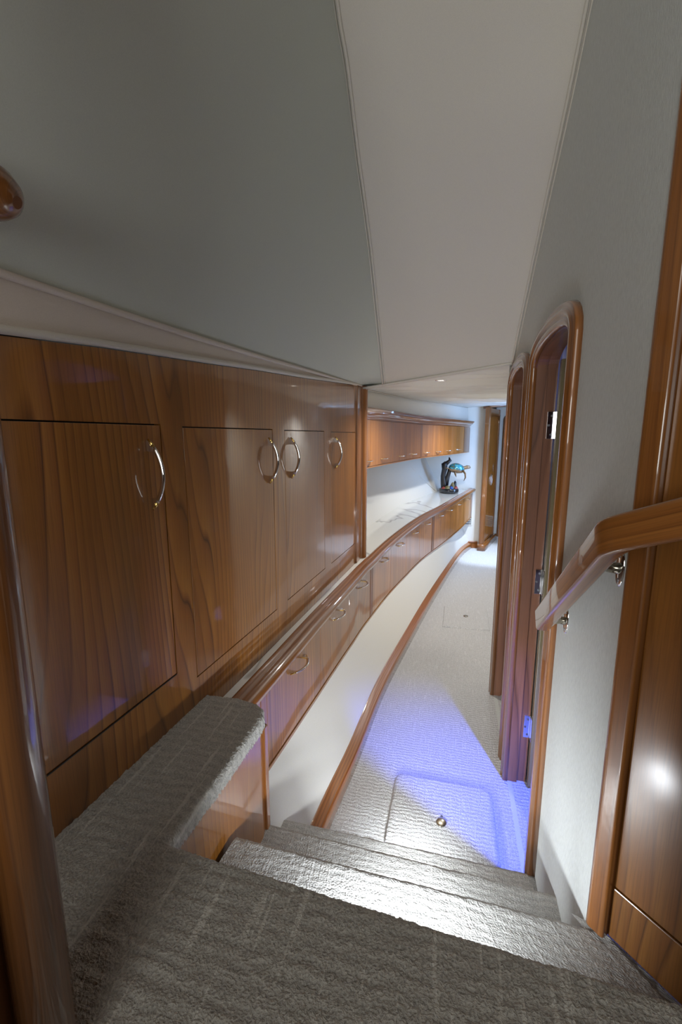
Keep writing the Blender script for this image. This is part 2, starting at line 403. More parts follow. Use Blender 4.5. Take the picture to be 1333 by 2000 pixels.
def archloop(s0, s1, zb, zs, rise, n=2.3, seg=22):
    c = (s0+s1)/2; h = (s1-s0)/2; out = [(s0, zb)]
    for k in range(seg+1):
        a = math.pi*(1-k/seg); x = math.cos(a); y = math.sin(a)
        out.append((c+h*math.copysign(abs(x)**(2/n), x), zs+rise*abs(y)**(2/n)))
    out.append((s1, zb)); return out
def sweep_sz(mb, F, loop, prof, mi=0, closed=True, sm=False):
    """profile (a outward from the opening, b offset) swept along a loop in the (s,z) plane"""
    n = len(loop); rows = []; UV = []; d = 0
    pl = [0]; pp = prof+[prof[0]] if closed else prof
    for i in range(1, len(pp)): pl.append(pl[-1]+math.dist(pp[i], pp[i-1]))
    for i, p in enumerate(loop):
        a = Vector(loop[max(i-1, 0)]); c = Vector(loop[min(i+1, n-1)]); P = Vector(p)
        t0 = (P-a).normalized() if i else (c-P).normalized(); t1 = (c-P).normalized() if i < n-1 else t0
        t = (t0+t1).normalized(); k = 1/max(.5, t.dot(t0)); nn = Vector((-t.y, t.x))
        if i: d += (P-a).length
        rows.append([F(P.x+nn.x*q[0]*k, q[1], P.y+nn.y*q[0]*k) for q in prof]); UV.append([(x, d) for x in pl])
    b0 = mb.grid(rows, UV, mi, sm, closed=closed)
    if closed:
        m = len(prof); mb.face([b0+j for j in range(m)], None, mi); mb.face([b0+(n-1)*m+j for j in reversed(range(m))], None, mi)

# ================================================================== plan data (metres)
WF = Frame(-.592, .785, .3134, 1)            # face of the tall cupboards on the left, s along it
SY = math.hypot(1, .3134)
def ws(y): return (y-.785)*SY                # s from y
RF = Frame(.64, 1.25, .2474, 1)              # right hand wall, off > 0 is the passage side
RY = math.hypot(1, .2474)
def rs(y): return (y-1.25)*RY
TRIM = Curve([(-.332, 1.22), (-.281, 1.385), (-.196, 1.66), (-.098, 1.985), (.016, 2.345), (.112, 2.64), (.228, 2.990), (.49, 3.648), (.843, 4.39), (1.278, 5.122), (1.92, 6.29)])
BASE = Curve([(-.19, 1.16), (-.036, 1.633), (.086, 1.977), (.269, 2.553), (.533, 3.227), (.943, 4.235), (1.6, 5.74), (1.92, 6.30)])
UPPER = Curve([(.06, 2.88), (.178, 3.165), (.427, 3.75), (.816, 4.6), (1.25, 5.33), (1.78, 6.24)])
BACK = Curve([(-.16, 2.95), (-.08, 3.15), (.232, 3.98), (.50, 4.65), (.80, 5.27), (1.47, 6.30)])
def ctop(y): return .745+max(0, min(1, (y-3)/3.3))*.125
def dbot(y): return float(np.interp(y, [1.3, 2, 3, 4, 4.8, 5.7, 6.3], [.372, .335, .315, .325, .368, .41, .46]))

# ================================================================== floor
mb = MB()
ca, sa = math.cos(math.radians(-14)), math.sin(math.radians(-14))
def cuv(x, y): return (x*ca+y*sa, -x*sa+y*ca)
P = [[(x, y, 0) for x in np.linspace(-.6, 3.6, 30)] for y in np.linspace(.3, 7.4, 50)]
mb.grid(P, [[cuv(x, y) for x in np.linspace(-.6, 3.6, 30)] for y in np.linspace(.3, 7.4, 50)], 0, False)
struct('floor', mb, CARPET_FLOOR)

def hatch(label, q, ring, cham):
    """carpet covered floor hatch"""
    q = [Vector((*p, 0)) for p in q]; c = sum(q, Vector())/4
    t = thing('floor_hatch', (c.x, c.y, 0), label, 'floor hatch')
    pts = []
    for i in range(4):
        a, b, d = q[i-1], q[i], q[(i+1) % 4]
        e0 = b+(a-b).normalized()*cham; e1 = b+(d-b).normalized()*cham
        for k in range(7):
            s = k/6; pts.append(e0*(1-s)**2+b*2*s*(1-s)+e1*s*s)
    m = MB(); rows = []; UV = []
    for inset, z in ((0, .0), (0.002, .006), (.008, .0105), (.022, .0125), (.5, .0125)):
        r = [Vector((p.x, p.y, z))+(c-p).normalized()*min(inset, (c-p).length*.98) for p in pts]
        rows.append(r); UV.append([cuv(p.x, p.y) for p in r]+[cuv(r[0].x, r[0].y)])
    m.grid(rows, UV, 0, True, closed=True)
    link('carpet_panel', m, CARPET_FLOOR, t)
    m = MB(); m.lathe((ring[0], ring[1], .0125), [(.021, 0), (.021, .003), (.018, .0045), (.0005, .0042)], 28, 0)
    r = link('lift_ring', m, STEEL, t)
hatch('large raised carpet hatch at the foot of the stairs, blue light across it', [(.163, 1.50), (.600, 1.39), (.694, 1.799), (.27, 1.909)], (.422, 1.616), .05)
hatch('small rectangular carpet hatch further down the passage floor', [(.87, 3.573), (1.251, 3.492), (1.369, 3.932), (.989, 4.033)], (1.125, 3.778), .004)

# ================================================================== hull side (left) below and above the counter
mb = MB()
Y = [1.0+i*(6.3-1.0)/70 for i in range(71)]
rows = []; UV = []
for y in Y:
    a = TRIM.p(y, .045+.15*max(0, (y-5.0)/1.3)**1.5, dbot(max(y, 1.3))+.005-.07*max(0, (y-5.0)/1.3)**1.5); b = BASE.p(y, .045, .085)
    rows.append([a.lerp(b, k/4) + Vector((0, 0, -.0)) for k in range(5)]); UV.append([(y, k*.1) for k in range(5)])
mb.grid(rows, UV, 0, True)
struct('wall_left_lower', mb, HULL)
mb = MB(); rows = []
for y in BACK.ys(2.96, 6.3, .1):
    rows.append([BACK.p(y, 0.0+.26*k/5+.03*math.sin(math.pi*k/5), ctop(y)-.01+(1.42-ctop(y))*k/5) for k in range(6)])
mb.grid(rows, None, 0, True)
struct('wall_left', mb, HULL)
mb = MB(); rows = []
for y in UPPER.ys(3.15, 6.28, .1):
    rows.append([UPPER.p(y, .03+.01*k, z) for k, z in enumerate((1.70, 1.9, 2.02))])
mb.grid(rows, None, 0, True)
struct('wall_left_upper', mb, HULL)
# seam lines of the hull covering
mb = MB(); mb.tube([BACK.p(y, .0+.26*k+.03*math.sin(math.pi*k)-.001, ctop(y)+(1.39-ctop(y))*k) for y, k in ((6.05, 0), (5.93, .25), (5.8, .5), (5.68, .75), (5.55, 1))], .0025, 6)
struct('trim_1', mb, PIPING)
# baseboard
mb = MB(); pr = [(0, 0), (0, .068), (.003, .074), (.010, .078), (.042, .088), (.047, .092), (.05, .092), (.05, 0)]
mb.sweep(pr, [BASE.p(y, 0, 0) for y in BASE.ys(1.3, 6.30, .08)])
struct('baseboard_left', mb, W_BASE)

# bulkhead at the end of the counter
mb = MB(); mb.box((.9, 6.3, 0), (2.02, 6.36, 2.03)); struct('wall_far', mb, HULL, bevel=.004)
mb = MB(); mb.box((1.84, 6.27, 0), (1.985, 6.3, .09), grain='x'); mb.box((1.84, 6.262, .085), (1.985, 6.3, .1), grain='x'); struct('baseboard_far', mb, W_BASE, bevel=.004)
t = thing('air_vent', (1.82, 6.3, .35), 'small louvred white vent under the end of the drawer cabinets', 'vent')
mb = MB(); mb.box((1.735, 6.292, .335), (1.895, 6.299, .455)); link('frame', mb, HULL, t, bevel=.002)
for k in range(4):
    m = MB(); z = .352+k*.028; m.box((1.745, 6.2905, z), (1.885, 6.2925, z+.011)); link('slot', m, BLACK, t)

# ================================================================== left cupboards
def handle_mesh(name, ln, rise, r):
    """bow handle along local X, standing off along local -Y"""
    m = MB(); n = 18; path = []; rr = []
    for i in range(n+1):
        u = -1+2*i/n; path.append((u*ln/2, -rise*(1-u*u)-.003, 0)); rr.append(r*(.55+.45*(1-u**4)))
    m.tube(path[2:-2], rr[2:-2], 10, 0, True, .55)
    m.tube(path[:3], rr[:3], 10, 1, True, .55); m.tube(path[-3:], rr[-3:], 10, 1, True, .55)
    for sg in (-1, 1):
        # polished web between the bow and the door
        us = [.985, .93, .86, .78, .70, .64]
        top = [(sg*u*ln/2, -rise*(1-u*u)-.001) for u in us]
        loop = [(sg*ln*.49, .0005)]+top+[(sg*ln*.335, .0005)]
        b = len(m.v); t_ = .0032; n_ = len(loop)
        m.v.extend([(x, y, -t_) for x, y in loop]); m.v.extend([(x, y, t_) for x, y in loop])
        m.face([b+k for k in range(n_)], None, 0); m.face([b+n_+k for k in reversed(range(n_))], None, 0)
        for k in range(n_): m.face([b+k, b+(k+1) % n_, b+n_+(k+1) % n_, b+n_+k], None, 1 if k == n_-2 else 0)
    me_o = link(name, m, [CHROME, BRASS]); me = me_o.data
    # link() centred the mesh on its own middle: move it back
    off = me_o.location.copy(); me.transform(Matrix.Translation(off)); bpy.data.objects.remove(me_o)
    return me
H_BIG = handle_mesh('handle', .178, .038, .0068)
H_SMALL = handle_mesh('handle', .15, .030, .0066)
def put_handle(me, parent, loc, yaw, vertical):
    o = bpy.data.objects.new('handle', me); COL.objects.link(o); o.parent = parent
    o.location = Vector(loc)-ORG[parent.name]; ORG[o.name] = Vector(loc)
    o.rotation_euler = (0, math.pi/2 if vertical else 0, yaw) if not vertical else (Matrix.Rotation(yaw, 3, 'Z') @ Matrix.Rotation(math.pi/2, 3, 'Y')).to_euler()
    return o

t = thing('storage_cabinet', tuple(WF(.9, .1, .74)), 'tall glossy teak cupboard wall on the left with four flush doors', 'cabinet')
doors = [(ws(.70), ws(1.172), .949, 1.645), (ws(1.262), ws(1.797), .887, 1.641), (ws(1.909), ws(2.387), .887, 1.639), (ws(2.498), ws(2.972), .885, 1.636)]
wt = [(ws(y), z) for y, z in ((3.16, 1.948), (2.918, 1.935), (2.163, 1.881), (1.682, 1.852), (1.377, 1.83), (1.167, 1.817), (1.013, 1.807), (.803, 1.789), (.3, 1.76))]
mb = MB()
g = .0032
outer = [(ws(.3), .735), (ws(3.08), .735)]+[(ws(3.08), 1.945)]+wt[1:]
holed(mb, outer, [[(a-g, c-g), (b+g, c-g), (b+g, d+g), (a-g, d+g)] for a, b, c, d in doors], WF, 0, .02)
mb.fbox(WF, ws(.3), ws(3.08), .022, .03, .735, 1.80, 1)
link('body', mb, [W_PANEL, BLACK], t)
hy = [1.163, 1.798, 1.985, 2.60]
for i, (a, b, c, d) in enumerate(doors):
    m = MB(); m.fbox(WF, a, b, .0, .018, c, d)
    dr = link('door', m, W_PANEL, t, origin=WF((a+b)/2, 0, c), bevel=.0012)
    hs = [ws(1.122), ws(1.757), ws(1.962), ws(2.556)][i]
    put_handle(H_BIG, dr, WF(hs, -.001, 1.521), WF.a, True)
    # the bow stands off towards the passage: local -Y must be the passage side
m = MB(); m.fbox(WF, ws(.3), ws(1.172), -.0008, .001, .9440, .9465, grain='x')
link('groove', m, BLACK, t)
m = MB(); c = WF(ws(3.135), .0, 0)
pr = [(math.cos(a)*.040, math.sin(a)*.040) for a in [math.pi*(k/14) for k in range(15)]]
# half round post: profile in (s, off)
ring = [(ws(3.135)+x, -y+.0) for x, y in pr]+[(ws(3.135)-.040, .03), (ws(3.135)-.040, 0)]
pts = [tuple(WF(s_, o_, 0))[:2] for s_, o_ in [(ws(3.135)+x, -y) for x, y in pr]+[(ws(3.135)-.04, .05), (ws(3.135)+.04, .05)]]
m.prism(pts, .742, 1.95)
m.fbox(WF, ws(2.985), ws(3.09), -.012, .02, .742, 1.942)
link('corner_post', m, W_TRIM, t, bevel=.003)
# pale cord under the headliner, above the cupboards
mb = MB(); mb.tube([WF(s_, -.004, z+.010) for s_, z in wt], .0085, 8); struct('trim_2', mb, PIPING)
mb = MB(); mb.tube([WF(s_, .003, z+.0205) for s_, z in wt], .0022, 6); struct('trim_3', mb, BLACK)

# ================================================================== sloping headliner above the stairs
Spts = hermite([(.281, 3.015, 1.952), (.213, 2.648, 2.191), (.13, 2.213, 2.477), (.06, 1.906, 2.682), (.016, 1.696, 2.821), (-.018, 1.571, 2.905), (-.08, 1.25, 3.12), (-.14, .95, 3.32)], 8)
Rpts = hermite([(.963, 2.556, 2.02), (.919, 2.379, 2.158), (.811, 1.94, 2.446), (.734, 1.63, 2.631), (.683, 1.422, 2.783), (.600, 1.10, 3.02), (.53, .80, 3.24), (.45, .50, 3.46)], 8)
Fpts = hermite([(.154, 3.164, 1.955), (-.019, 2.614, 1.936), (-.16, 2.164, 1.923), (-.31, 1.685, 1.908), (-.405, 1.383, 1.901), (-.47, 1.175, 1.898), (-.554, .907, 1.896), (-.76, .25, 1.896)], 8)
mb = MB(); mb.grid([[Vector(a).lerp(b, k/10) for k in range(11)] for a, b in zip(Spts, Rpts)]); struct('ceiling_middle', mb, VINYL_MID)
mb = MB()
def lbulge(a, b, k):
    p = Vector(a).lerp(b, k); return p
mb.grid([[lbulge(a, b, k/12) for k in range(13)] for a, b in zip(Fpts, Spts)]); struct('ceiling_left', mb, VINYL_SHADED)
mb = MB(); mb.tube([Vector(p)+Vector((.004, -.001, -.004)) for p in Fpts], .008, 8); struct('trim_4', mb, VINYL_BAND)
mb = MB(); rows = []
for i in range(25):
    y = .28+(3.16-.28)*i/24; top = float(np.interp(y, [p[1] for p in reversed(Fpts)], [p[2] for p in reversed(Fpts)])); lo = float(np.interp(y, [.3, .803, 1.013, 1.377, 1.682, 2.163, 2.918, 3.16], [z for _, z in reversed(wt[:1]+wt[1:])][:1]+[1.789, 1.807, 1.83, 1.852, 1.881, 1.935, 1.948]))
    s_ = ws(y); rows.append([WF(s_, 0, lo+.012), WF(s_, -.003, (lo+top)/2), WF(s_, 0, top)])
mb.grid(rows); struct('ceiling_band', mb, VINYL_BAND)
def double_piping(name, pts, dirv, r=.0055, gap=.0145):
    for sg, mm in ((-.5, PIPING), (.5, PIPING)):
        mb_.tube([Vector(p)+Vector(dirv)*gap*sg for p in pts], r, 8)
mb_ = MB(); double_piping('a', [Vector(p)+Vector((0, -.003, -.005)) for p in Spts], (.97, -.2, .1)); struct('trim_5', mb_, PIPING)
mb_ = MB(); double_piping('a', [Vector(p)+Vector((-.008, -.003, -.005)) for p in Rpts], (.97, -.2, .1)); struct('trim_6', mb_, PIPING)
E0, E1 = Vector((.150, 3.10, 1.938)), Vector((.963, 2.556, 2.02))
epts = [E0.lerp(E1, k/16) for k in range(17)]
mb_ = MB()
for dv, r in (((0, 0, 0), .007), ((.006, .016, -.004), .006), ((.010, .030, -.002), .005)):
    mb_.tube([p+Vector(dv)+Vector((0, 0, -.004)) for p in epts], r, 8)
struct('trim_7', mb_, PIPING)

# passage ceiling, gathered fabric
Lb = hermite([(.13, 3.10, 1.935), (.30, 3.52, 1.945), (.48, 3.95, 1.955), (.78, 4.60, 1.97), (1.20, 5.33, 1.985), (1.76, 6.31, 1.997)], 5)
Rb = hermite([(.963, 2.556, 2.02), (1.36, 3.3, 2.03), (1.75, 4.1, 2.03), (2.15, 4.95, 2.035), (2.45, 5.6, 2.045), (2.75, 6.31, 2.055)], 5)
mb = MB(); rows = []
NR = 90; NC = 70
def samp(P, t): x = t*(len(P)-1); i = min(int(x), len(P)-2); return P[i].lerp(P[i+1], x-i)
for i in range(NR+1):
    a, b = samp(Lb, i/NR), samp(Rb, i/NR); r = []
    for k in range(NC+1):
        q = a.lerp(b, k/NC); e = min(1, i/8, (NR-i)/8, k/5, (NC-k)/5); wgt = .25+.75*(k/NC)
        d = (q.y-2.4)*.92-(q.x-.9)*.38; c_ = (q.x-.9)*.92+(q.y-2.4)*.38
        q.z += .065*e*wgt*(mn.noise(Vector((c_*1.3, d*7.5, 0)))+.5*mn.noise(Vector((c_*2.2, d*17, 4)))); r.append(q)
    rows.append(r)
mb.grid(rows); struct('ceiling', mb, GATHER)
mb = MB(); mb.grid([[(x, y, 2.03+.03*(x-2)) for x in (1.7, 2.4, 3.4)] for y in (6.30, 6.7, 7.2)]); struct('ceiling_far', mb, VINYL)
mb = MB(); mb.tube([Vector(p)+Vector((.006, 0, -.004)) for p in Lb], .0035, 6); struct('trim_8', mb, PIPING)
# beam across the end of the passage ceiling
mb = MB(); pr = [(-.02, -.012), (-.012, -.024), (.012, -.024), (.02, -.012), (.02, .03), (-.02, .03)]
mb.sweep(pr, [(1.955, 6.24, 2.0), (2.05, 6.21, 2.012), (2.35, 6.17, 2.045), (2.75, 6.12, 2.07)]); struct('trim_9', mb, W_TRIM)

# downlight in the passage ceiling
t = thing('ceiling_downlight', (.658, 3.023, 1.972), 'small round downlight set in the gathered fabric ceiling', 'ceiling light')
m = MB(); m.lathe((.658, 3.023, 1.976), [(.036, .008), (.040, .0), (.036, -.004), (.026, -.004), (.024, .004)], 28); link('bezel', m, CHROME, t)
EM, nt, b = mat('lamp_glass'); b.inputs['Emission Color'].default_value = (1, .93, .8, 1); b.inputs['Emission Strength'].default_value = 6
m = MB(); m.lathe((.658, 3.023, 1.977), [(.022, .0), (.021, -.002), (.0005, -.003)], 20); link('lens', m, EM, t)

# ================================================================== right wall
mb = MB()
op1 = archloop(rs(1.288), rs(1.862), .0, 1.885, .075)
op2 = archloop(rs(2.055), rs(2.565), .0, 1.870, .075)
s_end = rs(2.72)
outer = [(rs(.785), -.02), (s_end, -.02), (s_end, 1.95), (rs(2.56), 2.03), (rs(2.38), 2.17), (rs(1.94), 2.47), (rs(1.63), 2.66), (rs(1.42), 2.80), (rs(.785), 3.30)]
h1 = archloop(rs(1.288)-.02, rs(1.862)+.02, .0005, 1.887, .094); h2 = archloop(rs(2.055)-.02, rs(2.565)+.02, .0005, 1.872, .094)
# shrink wall holes are simply the openings themselves
holed(mb, outer, [h1, h2], RF, -.02, .02)
struct('wall_right', mb, PAPER, recalc=True)
mb = MB(); pts = [(.95, 2.60), (1.05, 2.72), (1.37, 3.3), (1.76, 4.1), (2.16, 4.95), (2.46, 5.6), (2.78, 6.3), (3.2, 7.05)]
hp = hermite([(*p, 0) for p in pts], 5)
mb.grid([[(p.x, p.y, z) for z in (0, 1.0, 2.08)] for p in hp]); struct('wall_right_far', mb, VINYL)

def arched_door(name, y0, y1, zs, rise, blue, hinges, zb_near, cz):
    op = archloop(rs(y0), rs(y1), 0.0, zs, rise)
    a0, b0 = RF(rs(y0), 0, 0), RF(rs(y1), 0, 0)
    t = bpy.data.objects.new(name, None); COL.objects.link(t); t.location = a0; ORG[t.name] = Vector(a0); t['kind'] = 'structure'; t.empty_display_size = .05
    lab = None
    # moulded casing: reeded profile
    pr = [(a_*.81, b_) for a_, b_ in [(-.004, 0), (-.004, .016), (.004, .022), (.018, .024), (.026, .018), (.032, .018), (.040, .027), (.052, .027), (.060, .018), (.066, .018), (.074, .022), (.080, .018), (.083, 0)]]
    m = MB(); sweep_sz(m, RF, op, [(a_, b_) for a_, b_ in pr], sm=True); link('casing', m, W_TRIM, t)
    m = MB(); sweep_sz(m, RF, op, [(0, .001), (0, -.042), (.012, -.042), (.012, -.082), (.03, -.082), (.03, .001)]); link('jamb', m, W_JAMB, t)
    return t, op
d1, op = arched_door('door_1', 1.288, 1.862, 1.885, .068, True, 3, .2, 0)
d2, op_ = arched_door('door_2', 2.055, 2.565, 1.870, .075, False, 2, 0, 0)
# door leaf of the first opening swung into the cabin, hinged on the far jamb
def leaf(parent, ysj, zs, rise, width, hz):
    s1 = rs(ysj)+.008; s0 = s1-.04
    # leaf lies along the wall normal, reaching into the cabin
    D = Frame(*tuple(RF(s0, -.0855, 0))[:2], -RF.n.x, -RF.n.y)
    m = MB(); sg = 1 if D.n.dot(RF.d) > 0 else -1
    m.fbox(D, 0, width, 0, .036*sg, .012, zs+.03)
    lf = link('door_leaf', m, W_LEAF if parent is d1 else W_JAMB, parent, bevel=.002)
    for z in hz:
        m = MB(); m.fbox(RF, rs(ysj)+.0075, rs(ysj)+.0125, -.086, -.056, z-.055, z+.055)
        m.fbox(RF, s1-.034, rs(ysj)+.006, -.0852, -.0830, z-.055, z+.055)
        hg = link('hinge', m, CHROME, parent, bevel=.001)
        m = MB(); m.tube([RF(rs(ysj)+.004, -.088, z-.055), RF(rs(ysj)+.004, -.088, z+.055)], .0055, 10); link('knuckle', m, SCREW, hg)
        for dz in (-.038, 0, .038):
            q = RF(rs(ysj)+.0072, -.068+(.006 if dz == 0 else -.004), z+dz); q2 = q-RF.d*.0015
            m = MB(); m.tube([q, q2], .0048, 10); link('screw', m, SCREW, hg)
leaf(d1, 1.862, 1.885, .075, .53, (.29, .99, 1.66))
leaf(d2, 2.565, 1.870, .075, .49, (.29, .97, 1.66))

# cabins behind the doorways
mb = MB()
def roombox(F, s0, s1, o0, o1, z0, z1, skip_front=True):
    c = [F(s0, o0, 0), F(s1, o0, 0), F(s1, o1, 0), F(s0, o1, 0)]
    def q(a, b): mb.poly([(a.x, a.y, z0), (b.x, b.y, z0), (b.x, b.y, z1), (a.x, a.y, z1)])
    q(c[1], c[2]); q(c[2], c[3]); q(c[3], c[0])
    mb.poly([(p.x, p.y, z1) for p in c])
roombox(RF, rs(.45), rs(1.955), -.022, -1.5, 0, 2.06); struct('wall_cabin', mb, VINYL)
mb = MB(); roombox(RF, rs(1.96), rs(2.70), -.022, -1.3, 0, 2.06); struct('wall_cabin_far', mb, VINYL)

# right hand panelling beside the upper steps
PF = Frame(.548, .761, .49, -.87)            # off < 0 is the passage side
t = thing('wall_panel', tuple(PF(.3, .03, .55)), 'glossy teak panelling with a rounded post on the right of the stairs', 'wall panel')
m = MB()
rad = .012; pts = []
s0, s1, o0, o1 = -.032, .008, -.020, .02
for cx_, cy_, a0 in ((s0+rad, o0+rad, math.pi), (s1-rad*.5, o0+rad*.5, 1.5*math.pi)):
    rr_ = rad if cx_ < 0 and a0 == math.pi else rad*.5
    for k in range(7): a = a0+math.pi/2*k/6; pts.append((cx_+rr_*math.cos(a), cy_+rr_*math.sin(a)))
pts += [(s1, o1), (s0, o1)]
m.prism([tuple(PF(a, b, 0))[:2] for a, b in pts], .605, 3.28)
link('corner_post', m, W_TRIM, t)
m = MB(); m.fbox(PF, .008, 1.5, .0, .02, .722, 3.28); link('upper_panel', m, W_SATIN, t, bevel=.002)
m = MB(); m.fbox(PF, .008, 1.5, -.002, .02, .605, .7195); link('lower_panel', m, W_SATIN, t, bevel=.002)

# ================================================================== stairs
LL = lambda k: Vector((-.349, .778, 0)).lerp(Vector((.700, .458, 0)), k)
def step(name, lab, nl, nr, bl, br, z, zr, amp=.0022):
    """carpeted step: nosing from nl to nr, back edge bl-br, height z, riser down to zr"""
    nl, nr, bl, br = [Vector((*p, 0)) for p in (nl, nr, bl, br)]
    W = (nr-nl).length; n = int(W/.007); rows = []; UV = []
    R = .020
    depth = ((bl+br)/2-(nl+nr)/2).length
    prof = [(1-k/34, 0, 0) for k in range(34)]
    for i in range(n+1):
        k = i/n; a = nl.lerp(nr, k); b = bl.lerp(br, k); fwd = (a-b).normalized()
        dd = (a-b).length
        row = []; uvr = []; acc = 0
        pts = []
        m_ = 40
        for j in range(m_+1): pts.append((b+(a-b)*(j/m_)*(1-R/dd), 0, Vector((0, 0, 1)), dd*(j/m_)))
        for j in range(1, 9):
            an = math.pi*.62*j/8
            pts.append((a-fwd*R+fwd*R*math.sin(an), -R+R*math.cos(an), (fwd*math.sin(an)+Vector((0, 0, 1))*math.cos(an)), dd+R*an))
        base = pts[-1]
        h = z-zr-R*1.4
        for j in range(1, 13):
            pts.append((a-fwd*.014, -R*1.4-h*j/12, fwd, base[3]+h*j/12))
        for p, dz, nn, vv in pts:
            q = Vector((p.x, p.y, z+dz)); u_ = k*W
            d = mn.noise(Vector((q.x*170, q.y*170, q.z*170)))*.5+mn.noise(Vector((u_*16, vv*60+z*9, z*7)))*.3+mn.noise(Vector((q.x*60, q.y*60, q.z*60+5)))*.4
            q += nn*amp*d*1.5
            row.append(q); uvr.append((u_, vv+z*3.1))
        rows.append(row); UV.append(uvr)
    m = MB(); m.grid(rows, UV, 0, True)
    return m
stair = thing('staircase', (.1, 1.1, 0), 'three carpeted steps going down from the landing to the passage floor', 'stairs')
mA = step('a', '', (-.268, .993), (.545, .770), (-.355, .745), (.640, .520), .6, .4); 
mA.poly([(.50, .80, .598), (.545, .770, .598), (.72, .46, .598), (.62, .49, .598)], 0, [(0, 0), (.05, 0), (.2, .3), (.1, .3)])
link('step', mA, CARPET_STEP, stair)
mB_ = step('b', '', (-.249, 1.236), (.590, 1.007), (-.268, .975), (.540, .77), .4, .2); link('step', mB_, CARPET_STEP, stair)
mC = step('c', '', (-.215, 1.455), (.637, 1.237), (-.249, 1.22), (.590, .99), .2, .0); link('step', mC, CARPET_STEP, stair)

# landing with the narrow ledge beside the stairs, cut pile carpet
poly = [(-.349, .778), (-.300, .930), (-.262, 1.065), (-.232, 1.170), (-.229, 1.200), (-.236, 1.232), (-.258, 1.258), (-.292, 1.278), (-.335, 1.292), (-.439, 1.312), (-.60, .80), (-.77, .25), (-.80, .30), (-.80, .36), (.80, .36), (.80, .43)]
PX = np.array(poly)
def sdf(x, y):
    a = PX; b = np.roll(PX, -1, 0); p = np.stack([x, y], -1)[..., None, :]
    ab = b-a; t_ = np.clip(((p-a)*ab).sum(-1)/(ab*ab).sum(-1), 0, 1); q = a+ab*t_[..., None]
    d = np.sqrt(((p-q)**2).sum(-1)); i = d.argmin(-1)
    near = np.take_along_axis(q, i[..., None, None], -2)[..., 0, :]
    ins = np.zeros(x.shape, bool); px, py = x, y
    for k in range(len(a)):
        x1, y1 = a[k]; x2, y2 = b[k]
        if y1 == y2: continue
        c = ((y1 > py) != (y2 > py)) & (px < (x2-x1)*(py-y1)/(y2-y1)+x1); ins ^= c
    dm = d.min(-1); return np.where(ins, dm, -dm), near
st = .0031
gx = np.arange(-.80, .80, st); gy = np.arange(.37, 1.34, st)
GX, GY = np.meshgrid(gx, gy); D, NEAR = sdf(GX, GY)
m = MB(); idx = -np.ones(D.shape, int); R = .016; LAST = 5.4*st
for i in range(D.shape[0]):
    for j in range(D.shape[1]):
        d = D[i, j]
        if d < -LAST: continue
        x, y = GX[i, j], GY[i, j]
        if d >= 0:
            z = .8-(R-math.sqrt(max(0, R*R-(R-d)**2)) if d < R else 0)
            t3 = mn.noise(Vector((x*170, y*170, 0)))*.0030+mn.noise(Vector((x*80, y*80, 3)))*.0014
            uu, vv = cuv(x, y); rib = mn.noise(Vector((uu*11, vv*62, 1)))*.0030
            p = (x+mn.noise(Vector((x*150, y*150, 9)))*.0015, y+mn.noise(Vector((x*150, y*150, 19)))*.0015, z+t3+rib)
        else:
            nx, ny = NEAR[i, j]; e = mn.noise(Vector((x*160, y*160, 4)))*.0035
            ox, oy = x-nx, y-ny; l = math.hypot(ox, oy)+1e-6
            p = (nx+ox/l*e, ny+oy/l*e, .8-R-(-d)*1.7+mn.noise(Vector((x*170, y*170, 7)))*.003)
        idx[i, j] = len(m.v); m.v.append(p)
for i in range(D.shape[0]-1):
    for j in range(D.shape[1]-1):
        q = [idx[i, j], idx[i, j+1], idx[i+1, j+1], idx[i+1, j]]
        if min(q) < 0: continue
        m.face(q, [cuv(GX[a, b], GY[a, b]) for a, b in ((i, j), (i, j+1), (i+1, j+1), (i+1, j))], 0, True)
b_ = .372
m.poly([(-.95, -1.6, .8), (.95, -1.6, .8), (.95, b_, .8), (-.95, b_, .8)], 0, [cuv(-.95, -1.6), cuv(.95, -1.6), cuv(.95, b_), cuv(-.95, b_)])
land = thing('stair_landing', (.0, .3, 0), 'dim grey carpeted top landing with a narrow ledge running along the cupboards', 'landing')
link('carpet', m, CARPET, land, recalc=False)
m = MB()
m.prism([(-.352, .765), (-.306, .925), (-.268, 1.06), (-.239, 1.175), (-.236, 1.215), (-.265, 1.235), (-.43, 1.27), (-.585, .78)], .2, .764)
link('side_panel', m, W_PANEL, land, bevel=.003)
m = MB(); m.prism([(-.248, 1.205), (-.230, 1.200), (-.224, 1.222), (-.243, 1.236)], .2, .752); link('end_post', m, W_TRIM, land, bevel=.003)
m = MB(); m.hexa([(-.352, .752, .6), (.70, .432, .6), (.70, .40, .6), (-.352, .72, .6), (-.352, .752, .77), (.70, .432, .77), (.70, .40, .77), (-.352, .72, .77)]); link('riser', m, CARPET, land)
# ================================================================== counter
mb = MB(); rows = []; UV = []
Yc = [1.285+(6.3-1.285)*i/90 for i in range(91)]
t = thing('countertop', (.2, 3.5, .745), 'curved white veined marble counter with a rounded teak edge', 'countertop')
for y in Yc:
    f = TRIM.p(y, .04, ctop(y)-.006)
    if y < 3.06: bk = WF(ws(y), -.001, ctop(y)-.006)
    else:
        bk = BACK.p(max(y, 3.1), 0, ctop(y)-.006)
        if bk.x > f.x: bk = f.copy()
    rows.append([f.lerp(bk, k/3) for k in range(4)]+[bk+Vector((0, 0, -.02)), f+Vector((0, 0, -.02))])
mb.grid(rows, None, 0, False, closed=True)
link('marble_top', mb, MARBLE, t)
m = MB(); pr = [(.078, -.03), (.078, .004), (.074, .008), (.066, .010), (.046, .0085), (.041, .004), (.035, .004), (.030, .006), (.014, .003), (.003, -.005), (-.003, -.014), (-.002, -.022), (.004, -.029), (.004, -.036), (.010, -.044), (.024, -.048), (.036, -.046)]
